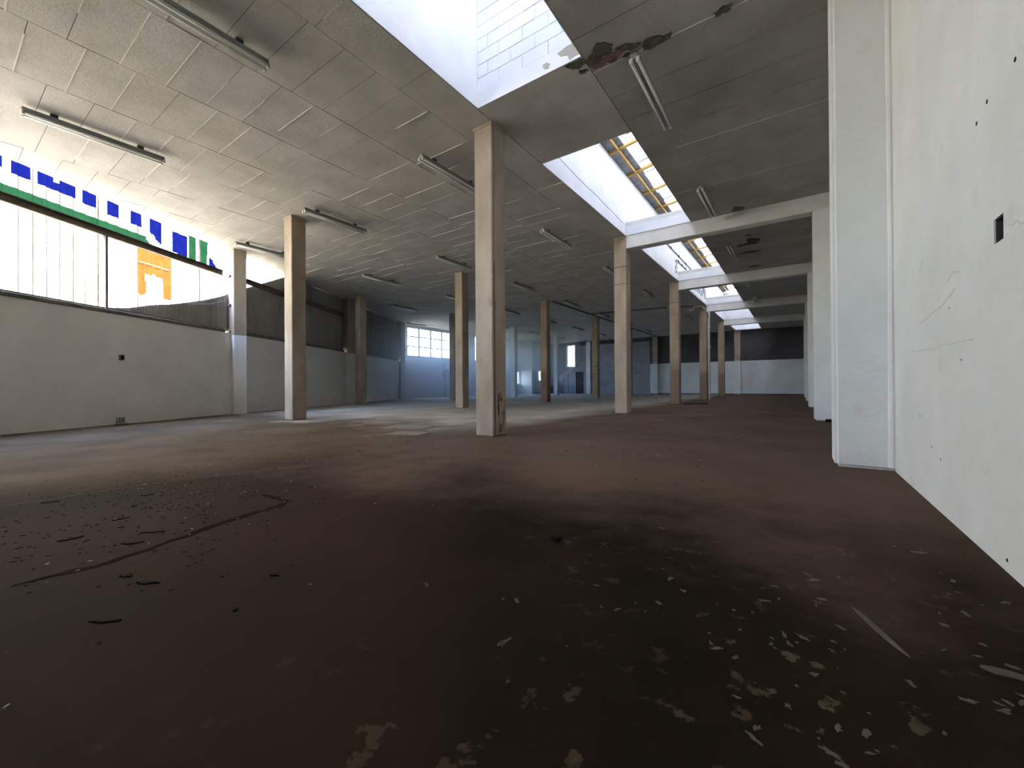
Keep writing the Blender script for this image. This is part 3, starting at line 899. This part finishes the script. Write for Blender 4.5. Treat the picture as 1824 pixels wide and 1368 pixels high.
mb.box(HIW[0], HIW[1], Y_BACK - 0.03, Y_BACK, HIW[2] - 0.1, HIW[2]); mb.box(HIW[0], HIW[1], Y_BACK - 0.03, Y_BACK, HIW[3], HIW[3] + 0.1)
mb.build('window_surround', DADO_M, wb_)
d2 = MB().box(-17.30, -16.50, Y_BACK + 0.04, Y_BACK + 0.10, 0.0, 2.05).build('door_2', DOOR)
tag(d2, 'dark brown door below the high back window', None, None, 'structure')
MB().tube([(-16.6, Y_BACK + 0.03, 1.0), (-16.6, Y_BACK - 0.02, 1.0), (-16.72, Y_BACK - 0.02, 1.0)], 0.012, 6).build('handle', GALV, d2)
# lean stair rail under that window
sr = empty('stair_rail', (-18.6, Y_BACK - 0.6, 0))
tag(sr, 'dark steel stair rail slanting below the high back window', 'railing')
MB().tube([(-0.9, 0, 1.2), (0.9, 0, 2.55)], 0.03, 6).build('handrail', PIPE_D, sr)
for k in range(4):
    x = -0.8 + k * 0.53
    MB().tube([(x, 0, 0.0), (x, 0, 1.2 + (x + 0.9) * 0.75)], 0.02, 6).build('baluster', PIPE_D, sr)

# ------------------------------------------------------------------ concrete beams
BL = ['white beam spanning to the first wall pilaster past the nearest column', 'white beam on the column with the brown lower half',
      'white beam above the column with the downpipe', 'white beam deepest in the hall under the last skylights']
for i, y in enumerate(ROWS[1:]):
    b = MB().box(SKX0 + 0.001, XR + 0.01, y, y + 0.30, BEAM_B, 5.22).build('roof_beam', BEAMW, bevel=0.012, segs=1)
    tag(b, BL[i], 'beam', 'roof beams across the skylight strip')

# ------------------------------------------------------------------ columns
def make_column(mt, top):
    root = empty('concrete_column')
    MB().box(-COLW, 0, 0, COLW, 0.0, top).build('shaft', mt, root, bevel=0.016, segs=1)
    mb = MB().box(-COLW - 0.012, 0.012, -0.012, COLW + 0.012, top - 0.05, top)
    mb.build('collar', mt, root, bevel=0.006, segs=1)
    return root
CX = [-3.83, -9.79, -15.76]
protos = {}
cl = {
 (0, 5.0): 'bare concrete column next to the first skylight corner, foot stained black',
 (0, 11.0): 'concrete column holding up the first white beam, crack lines round its head',
 (0, 17.0): 'concrete column under the second white beam, lower half painted brown',
 (0, 23.0): 'concrete column with a white downpipe running down its side',
 (0, 29.0): 'dark concrete column standing between the downpipe column and back wall',
 (1, 5.0): 'concrete column standing apart between two ceiling lights, facing the white low wall',
 (1, 11.0): 'concrete column behind the black-stained one, hiding part of the side window',
 (1, 17.0): 'reddish brown concrete column at the start of the dark ceiling conduit',
 (1, 23.0): 'concrete column with small white paint dabs at chest height',
 (1, 29.0): 'concrete column lost in the dark in front of the back wall',
 (2, 11.0): 'concrete column close to the low white wall in front of the dark sheeted windows',
 (2, 17.0): 'concrete column in shadow beside the hose reel and side window',
 (2, 23.0): 'pale concrete column in front of the low end window',
 (2, 29.0): 'pale grey column before the high narrow back window',
}
COLS = {}
for (r, y), lab in cl.items():
    mt = CONC_B if (r == 0 and y >= 17) or (r == 1 and y == 17.0) else (DADO_M if r == 2 and y >= 23 else CONC)
    top = (BEAM_B + 0.35 if r == 0 and y > 6 else HC) - 0.004
    key = (mt.name, top)
    if key not in protos:
        c = protos[key] = make_column(mt, top)
    else:
        c = copy_tree(protos[key])
    c.location = (CX[r], y, 0)
    tag(c, lab, 'column', 'concrete columns of the hall')
    COLS[(r, y)] = c
for (r, y), c in COLS.items():
    if (r, y) == (0, 5.0):
        for k in range(16):
            yy, zz = 0.10 + RS.uniform(0, 0.2), RS.uniform(0.06, 0.62)
            poly = blob(yy, zz, RS.uniform(0.006, 0.022), RS.uniform(0.02, 0.09), 16, 0.45, RS.uniform(-0.15, 0.15), RS)
            mb = MB()
            mb.face([(0.0015, a, b) for a, b in poly])
            mb.build('black_stain', SOOT, c)
        MB().box(-0.004, 0.0035, 0.028, 0.036, 0.0, HC - 0.05).build('corner_crack', STAIN, c)
        MB().box(0.0, 0.003, 0.05, 0.057, 0.0, 2.7).build('corner_crack', STAIN, c)
    if (r, y) == (0, 11.0) or (r, y) == (0, 17.0):
        MB().box(-COLW - 0.002, 0.002, -0.002, 0.12, 4.02, 4.035).build('crack_line', STAIN, c)
        MB().box(-COLW - 0.002, 0.002, -0.002, 0.12, 3.55, 3.56).build('crack_line', STAIN, c)
    if (r, y) == (1, 23.0):
        for dx, dz in ((-0.28, 2.02), (-0.2, 2.02), (-0.28, 1.8), (-0.18, 1.8), (-0.2, 1.6)):
            MB().prism(blob(dx, 0, 0.03, 0.03, 7, 0.3, 0, RS), 0, 0.003).build('paint_dab', PIPE_W, c)
            o = [x for x in c.children if x.name.startswith('paint_dab')][-1]
        for o in [x for x in c.children if x.name.startswith('paint_dab')]:
            pass
        for o, (dx, dz) in zip([x for x in c.children if x.name.startswith('paint_dab')], ((0, 2.02), (0, 2.02), (0, 1.8), (0, 1.8), (0, 1.6))):
            o.rotation_euler = (math.pi / 2, 0, 0)
            o.location = (0, -0.0005, dz)

# ------------------------------------------------------------------ pipes
dp = empty('downpipe', (CX[0] + 0.09, 23.12, 0))
tag(dp, 'white downpipe strapped to the side of a concrete column', 'pipe')
MB().tube([(0, 0, 0.0), (0, 0, 4.1), (0.02, -0.05, 4.35), (0.0, -0.08, 4.49)], 0.055, 10).build('pipe_run', PIPE_W, dp, smooth=True)
for z in (0.35, 1.5, 2.7, 3.7):
    MB().tube([(0, 0, z - 0.03), (0, 0, z + 0.03)], 0.068, 10).build('pipe_collar', PIPE_W, dp, smooth=True)
bp = tag(MB().tube([(-4.62, 22.86, 4.70), (-4.55, 22.86, 4.62), (-4.44, 22.86, 4.66), (-4.38, 22.86, 4.78), (-4.2, 22.87, 4.80), (-4.02, 22.87, 4.79), (-3.86, 22.87, 4.62)], 0.035, 8)
         .build('bent_pipe', PIPE_W, smooth=True), 'short white pipe bent into an S above the column with the downpipe', 'pipe')
er = empty('edge_pipe', (SKX0 + 0.05, 18.4, HC - 0.06))
tag(er, 'pale pipe running along the skylight edge toward the downpipe', 'pipe')
MB().tube([(0, 0, 0), (0, 4.5, 0)], 0.03, 8).build('pipe_run', PIPE_W, er, smooth=True)
for k in range(4):
    MB().box(-0.02, 0.02, 0.5 + k * 1.2, 0.54 + k * 1.2, 0, 0.075).build('hanger', PIPE_W, er)
cd = empty('ceiling_conduit', (CX[1] + 0.10, 17.36, HC - 0.03))
tag(cd, 'dark conduit on the ceiling leading from column to column into the dark', 'conduit')
MB().tube([(0, 0, 0), (0, 18.0, 0)], 0.028, 6).build('conduit_run', PIPE_D, cd)
for k in range(6):
    MB().box(-0.05, 0.05, 1.0 + k * 3, 1.05 + k * 3, -0.03, 0.03).build('saddle', PIPE_D, cd)
cd2 = empty('ceiling_conduit', (-9.6, 22.6, HC - 0.03))
tag(cd2, 'dark conduit crossing the ceiling to the column with the downpipe', 'conduit')
MB().tube([(0, -0.9, 0), (3.0, -0.5, 0), (5.2, 0.1, 0)], 0.022, 6).build('conduit_run', PIPE_D, cd2)

# ------------------------------------------------------------------ fluorescent fittings
def make_fitting():
    root = empty('fluorescent_fitting')
    Ln = 1.62
    MB().box(-0.045, 0.045, 0, Ln, -0.115, -0.045).build('batten', FIXT, root, bevel=0.012, segs=1)
    for y in (0.28, Ln - 0.36):
        MB().box(-0.025, 0.025, y, y + 0.08, -0.05, 0.0).build('spacer', PIPE_D, root)
    for x in (-0.042, 0.042):
        MB().tube([(x, 0.035, -0.138), (x, Ln - 0.035, -0.138)], 0.019, 10).build('tube', TUBE, root, smooth=True)
        for y in (0.0, Ln - 0.03):
            MB().box(x - 0.022, x + 0.022, y, y + 0.03, -0.165, -0.10).build('lamp_holder', HOLDER, root, bevel=0.006, segs=1)
    return root
fp = make_fitting()
first = True
LX = [-1.60, -5.33, -9.06, -12.68, -16.35, -20.05]
LYS = [0.85, 4.93, 9.02, 13.15, 17.35, 21.55, 25.7, 29.9]
LLAB = [
 ['', 'with spalled concrete at its end beside the front skylight', 'between the front skylight and the first white beam', 'beside mould-stained patches between the first and second beams',
  'between the second and third white beams', 'in front of the beam over the downpipe column', '', ''],
 ['passing the left edge of the front skylight', 'partly behind the black-stained column', 'left of the long skylight ahead of the first beam', 'half hidden behind the column under the first beam',
  'just past the column with the brown lower half', 'left of the column with the downpipe', 'past the downpipe column in the dark', 'in the dark close to the pale-banded back wall'],
 ['catching daylight above the open window', 'above the lone column facing the low white wall', 'ahead of the column that hides the side window', 'between the black-stained column and the reddish brown one',
  'where the long ceiling conduit begins', 'beside the long conduit short of the white-dabbed column', 'past the white-dabbed column', 'in the middle row nearest the back wall'],
 ['', 'reaching toward the first concrete wall pilaster', 'between the two sheeted window bays and the middle columns', 'beyond the column that fronts the sheeted windows',
  'short of the pale column by the low end window', 'behind the reddish brown column', 'in line with the pale columns near the back', 'in front of the high narrow back window'],
 ['', '', '', 'lit from the side window, nearest the dark sheeting', 'ahead of the big steel side window', 'beside the shadowed column near the hose reel', 'over the second side window', 'above the low end window'],
 ['', '', '', '', 'right against the top of the big side window', '', '', '']]
for i, x in enumerate(LX):
    for jy, y in enumerate(LYS):
        if (x - LO.x) * LN.x + (y - LO.y) * LN.y > -0.55 or x < X_SIDE + 0.5 or (i == 5 and y > 20) or (i == 0 and y < 4):
            continue
        if i == 0 and y > 24:
            continue
        if first:
            f, first = fp, False
        else:
            f = copy_tree(fp)
        f.location = (x, y + random.uniform(-0.04, 0.04), HC)
        f.rotation_euler = (0, 0, random.uniform(-0.015, 0.015))
        tag(f, 'twin fluorescent fitting ' + LLAB[i][jy], 'light fitting', 'fluorescent fittings on the ceiling')

# ------------------------------------------------------------------ hose reel on the side wall
hr = empty('hose_reel', (X_SIDE + 0.005, 21.85, 0))
tag(hr, 'round red fire hose reel on a standpipe below the large steel window', 'hose reel')
MB().tube([(0.06, 0, 0.0), (0.06, 0, 1.35)], 0.025, 8).build('standpipe', PIPE_D, hr, smooth=True)
for x in (0.09, 0.26):
    MB().tube([(x, 0, 1.66), (x + 0.02, 0, 1.66)], 0.33, 24).build('side_plate', RED, hr)
MB().tube([(0.12, 0, 1.66), (0.25, 0, 1.66)], 0.27, 24).build('hose_coil', BLACK, hr)
MB().tube([(0.002, 0, 1.66), (0.31, 0, 1.66)], 0.06, 12).build('hub', GALV, hr)
MB().tube([(0.18, 0.22, 1.48), (0.2, 0.26, 1.30), (0.2, 0.22, 1.22)], 0.025, 8).build('nozzle', BLACK, hr)
nb = tag(MB().box(X_SIDE, X_SIDE + 0.05, 21.62, 21.92, 2.18, 2.46).build('notice_plate', GALV, bevel=0.01, segs=1), 'small grey plate on the wall above the hose reel', 'plate')

# ------------------------------------------------------------------ neighbouring building seen through the open window
FD = 5.0
nbld = empty('neighbour_building', lp(0, FD, -0.21))
tag(nbld, 'white sheet clad building with painted blue and green lettering and an orange arch', 'building')
noff = -Vector(lp(0, FD, -0.21))
BLUE = [[(3.21, 7.44), (3.4, 7.44), (3.4, 6.59), (3.21, 6.59)], [(3.56, 7.44), (3.98, 7.44), (3.98, 6.53), (3.56, 6.53)],
        [(4.16, 7.44), (5.1, 7.44), (5.1, 6.53), (4.16, 6.53)], [(5.26, 7.44), (5.69, 7.44), (5.69, 6.48), (5.26, 6.48)],
        [(5.98, 7.44), (6.36, 7.44), (6.36, 6.47), (5.98, 6.47)], [(6.75, 7.44), (7.15, 7.44), (7.15, 6.45), (6.75, 6.45)],
        [(7.43, 7.44), (7.88, 7.44), (7.88, 6.06), (7.43, 6.41)], [(8.36, 6.82), (9.03, 6.8), (9.03, 5.96), (8.36, 5.98)],
        [(10.04, 6.39), (10.54, 5.92), (10.04, 5.92)], [(1.59, 7.44), (2.28, 7.44), (2.28, 6.53), (1.59, 6.53)], [(0.44, 7.44), (1.13, 7.44), (1.13, 6.53), (0.44, 6.53)]]
HOLE = [(4.54, 7.02), (4.68, 7.02), (4.68, 6.79), (4.54, 6.79)]
GREEN = [[(9.07, 6.91), (9.43, 6.89), (9.43, 5.84), (9.07, 5.84)], [(9.61, 7.44), (10.04, 7.44), (9.94, 5.84), (9.61, 5.84)],
         [(8.57, 7.44), (9.1, 7.44), (9.1, 6.87), (8.57, 6.91)], [(-2.53, 6.24), (7.25, 6.18), (7.6, 5.9), (-2.53, 5.9)]]
ORANGE = [[(6.98, 5.84), (8.25, 5.84), (8.26, 4.08), (7.95, 4.1), (7.9, 4.84), (7.59, 4.88), (7.23, 4.85), (7.27, 4.18), (7.15, 4.04), (7.0, 4.09)]]
def inside(poly, x, y):
    c = False
    for (xa, ya), (xb, yb) in zip(poly, poly[1:] + poly[:1]):
        if (ya > y) != (yb > y) and x < (xb - xa) * (y - ya) / (yb - ya) + xa:
            c = not c
    return c
def paint(s, z):
    if inside(HOLE, s, z):
        return 0
    for k, lst in ((1, BLUE), (2, GREEN), (3, ORANGE)):
        if any(inside(p, s, z) for p in lst):
            return k
    return 0
def rib(u, pitch=0.326):
    t = (u / pitch) % 1.0
    if t < 0.10: return t / 0.10
    if t < 0.32: return 1.0
    if t < 0.42: return 1 - (t - 0.32) / 0.10
    return 0.0
js = [-5.97, -4.71, -3.39, -2.07, -0.76, 0.56, 1.82, 3.11, 4.4, 5.7, 6.97, 8.23, 9.5, 10.72, 11.95, 13.19, 14.37, 15.67, 16.93]
zrow = [0.0, 1.6, 3.0] + [3.9 + 0.05 * k for k in range(72)] + [8.2, 9.0]
for a, b in zip(js, js[1:]):
    mb = MB()
    n = int((b - a + 0.04) / 0.0285)
    us = [a + (b - a + 0.04) * j / n for j in range(n + 1)]
    far = a < -0.5 or a > 10.2
    zr_ = [0.0, 3.5, 5.90, 6.24, 7.5, 9.0] if far else zrow
    lap = 0.012 * (int(a * 10) % 2)
    for u in us:
        d = FD - 0.032 * rib(u) - lap
        for z in zr_:
            mb.v.append(lp(u, d, z))
    nz = len(zr_)
    for j in range(n):
        for k in range(nz - 1):
            mb.f.append((j * nz + k, (j + 1) * nz + k, (j + 1) * nz + k + 1, j * nz + k + 1))
            um = (us[j] + us[j + 1]) / 2
            pm = paint(um, (zr_[k] + zr_[k + 1]) / 2)
            mb.m.append(4 if pm == 0 and (0.30 < (um / 0.326) % 1.0 < 0.47 or j < 2) else pm)
    shifted(mb, noff).build('cladding_sheet', [SHEETW, P_BLUE, P_GREEN, P_ORANGE, RIB_SHADE_LAP], nbld)
shifted(MB().lbox(-6.0, 16.8, FD + 0.05, FD + 0.3, -0.21, 9.0), noff).build('wall_core', GREYWALL, nbld)
for s, z in ((4.4, 4.84), (5.7, 4.76)):
    shifted(MB().lbox(s - 0.02, s + 0.02, FD - 0.06, FD - 0.03, z - 0.02, z + 0.02), noff).build('bolt', BLACK, nbld)
shifted(MB().lbox(6.99, 8.18, FD - 0.05, FD - 0.038, 5.22, 5.24), noff).build('sheet_lap_line', SILL, nbld)

# ------------------------------------------------------------------ rubbish and flaked paint on the floor
RD = random.Random(17)
def flake(name, x, y, rx, ry, mt, t, rot=None, n=9, rough=0.35):
    o = MB().prism(blob(0, 0, rx, ry, n, rough, 0, RD), 0.0, t).build(name, mt)
    o.location = (x, y, 0.0005)
    o.rotation_euler = (0, 0, RD.uniform(0, 6.28) if rot is None else rot)
    return o
SL = ['long dark splinter lying alone in front of the damp trail', 'stubby dark scrap just in front of the damp trail', 'thin dark strip touching the near side of the damp trail',
      'dark strip behind the damp trail, nearest its middle', 'dark strip lying just beyond the damp trail beside another', 'dark scrap close to the floor joint where it leaves the low wall side',
      'dark scrap halfway between the floor joint and the damp trail', 'smaller dark scrap amid the crumbs behind the damp trail', 'broad dark scrap right beside the floor joint', 'dark sliver at the broken end of the damp trail']
for (x, y, a, b, rot) in ((-1.91, 0.35, 0.055, 0.010, 0.7), (-2.30, 0.49, 0.03, 0.018, None), (-2.14, 0.52, 0.045, 0.012, 0.6), (-2.75, 0.61, 0.05, 0.015, 0.9), (-2.87, 0.72, 0.055, 0.012, 0.8),
                          (-4.22, 0.51, 0.05, 0.014, None), (-3.64, 0.82, 0.05, 0.016, None), (-3.32, 0.68, 0.04, 0.014, None), (-3.9, 0.95, 0.05, 0.02, None), (-3.1, 0.45, 0.05, 0.013, None)):
    o = flake('dark_scrap', x, y, a * 0.8, b * 0.75, SCRAP_D, 0.0045, rot, 13, 0.5)
    tag(o, SL.pop(0), 'scrap', 'dark scraps round the damp trail')
o = flake('leaf_scrap', -1.01, 1.83, 0.035, 0.022, SCRAP_D, 0.02); tag(o, 'curled dark scrap alone in the middle of the open floor', 'scrap')
o = flake('leaf_scrap', -0.63, 0.88, 0.008, 0.005, DOOR, 0.005); tag(o, 'tiny reddish crumb on the dark front floor', 'scrap')
o = flake('dark_scrap', -1.79, 0.84, 0.022, 0.009, SCRAP_D, 0.005); tag(o, 'dark curled scrap between the damp trail and the open floor', 'scrap')
o = flake('dark_scrap', -1.63, 0.63, 0.014, 0.008, SCRAP_D, 0.005); tag(o, 'small dark crumb right of the long dark splinter', 'scrap')
o = flake('black_sack', -3.38, 17.55, 0.45, 0.16, BLACK, 0.05, 0.3); tag(o, 'flat black plastic scrap at the foot of the brown-based column', 'scrap')
o = flake('wedge_scrap', 0.52, 10.5, 0.10, 0.06, SCRAP_D, 0.06); tag(o, 'dark wedge of scrap against the foot of a right wall pilaster', 'scrap')
for (x, y, rx, ry, rot, lab) in ((0.20, 1.73, 0.145, 0.011, 1.95, 'long thin pale strip of peeled paint on the front floor'),
                            (0.46, 1.66, 0.06, 0.02, 0.0, 'pale leaf-shaped paint flake near the right wall'),
                            (0.45, 2.62, 0.035, 0.012, 0.4, 'small pale chip close to the right wall corner')):
    o = flake('paint_flake', x, y, rx, ry, FLAKE, 0.002, rot, 12, 0.25)
    tag(o, lab, 'paint flake')
for (x, y, rx, ry) in ((-6.1, 5.3, 0.42, 0.3), (-5.3, 4.6, 0.3, 0.22)):
    o = MB().box(-rx, rx, -ry, ry, 0, 0.008).build('plywood_offcut', WOOD)
    o.location = (x, y, 0.001); o.rotation_euler = (0, 0, 0.35)
    tag(o, 'thin brown plywood sheet lying flat left of the black-stained column' if rx > 0.4 else 'smaller plywood offcut lying by the larger brown sheet', 'board')
# crumbs: too many to count
cr = MB()
for k in range(900):
    if k < 620:
        u = RD.gauss(0, 1)
        x = -3.5 + RD.gauss(0, 0.75); y = 0.95 + 0.55 * (-(x + 3.5)) * 0.4 + RD.gauss(0, 0.6)
    else:
        x = RD.uniform(-9, -0.5); y = RD.uniform(1.5, 12)
    if y < 0.1 or x < -8 and y < 2:
        continue
    s = RD.uniform(0.002, 0.0065) if y < 3 else RD.uniform(0.005, 0.014)
    cr.prism(blob(x, y, s * RD.uniform(0.8, 2.2), s, 6, 0.35, RD.uniform(0, 3.1), RD), 0.0, 0.0025, 0 if RD.random() < 0.9 else 1)
o = cr.build('floor_crumbs', [SCRAP_D, SCRAP_P], fl)
o['kind'] = 'stuff'
fk = MB()
for k in range(420):
    x = RD.uniform(-1.3, 0.66); y = 1.0 + abs(RD.gauss(0, 0.8))
    if RD.random() > 0.05 + 0.8 * ((x + 1.3) / 1.96) ** 2:
        continue
    s = RD.uniform(0.0025, 0.008)
    fk.prism(blob(x, y, s * RD.uniform(1.0, 3.2), s, 13, 0.5, RD.uniform(0, 3.1), RD), 0.0, 0.0012)
o = fk.build('paint_flakes', FLAKE, fl)
o['kind'] = 'stuff'

# ------------------------------------------------------------------ haze volume imitating lens glare round the side window
def lens_glare_haze():
    bm = bmesh.new()
    bmesh.ops.create_icosphere(bm, subdivisions=4, radius=1.0)
    me = bpy.data.meshes.new('lens_glare_haze')
    for v in bm.verts:                       # fitted to the inside of the room
        p = Vector((-20.0 + v.co.x * 9.6, 20.4 + v.co.y * 8.6, 3.1 + v.co.z * 4.0))
        p.x = max(p.x, X_SIDE + 0.01)
        p.z = min(max(p.z, 0.01), HC - 0.02)
        d = (p - LO).dot(LN)
        if d > -0.01:
            p -= LN * (d + 0.01)
            p.x = max(p.x, X_SIDE + 0.01)
        v.co = p
    bmesh.ops.remove_doubles(bm, verts=bm.verts, dist=0.002)
    bm.to_mesh(me)
    bm.free()
    o = link('lens_glare_haze', me)
    mt = bpy.data.materials.new('glare_haze')
    mt.use_nodes = True
    nt = mt.node_tree
    nt.nodes.clear()
    out = nt.nodes.new('ShaderNodeOutputMaterial')
    vs = nt.nodes.new('ShaderNodeVolumeScatter')
    vs.inputs['Color'].default_value = (0.80, 0.84, 1.0, 1)
    vs.inputs['Density'].default_value = 0.105
    vs.inputs['Anisotropy'].default_value = 0.35
    nt.links.new(vs.outputs[0], out.inputs['Volume'])
    me.materials.append(mt)
    tag(o, 'pale blue haze volume imitating lens glare before the large steel window', 'lens_glare_haze', None, 'stuff')
lens_glare_haze()
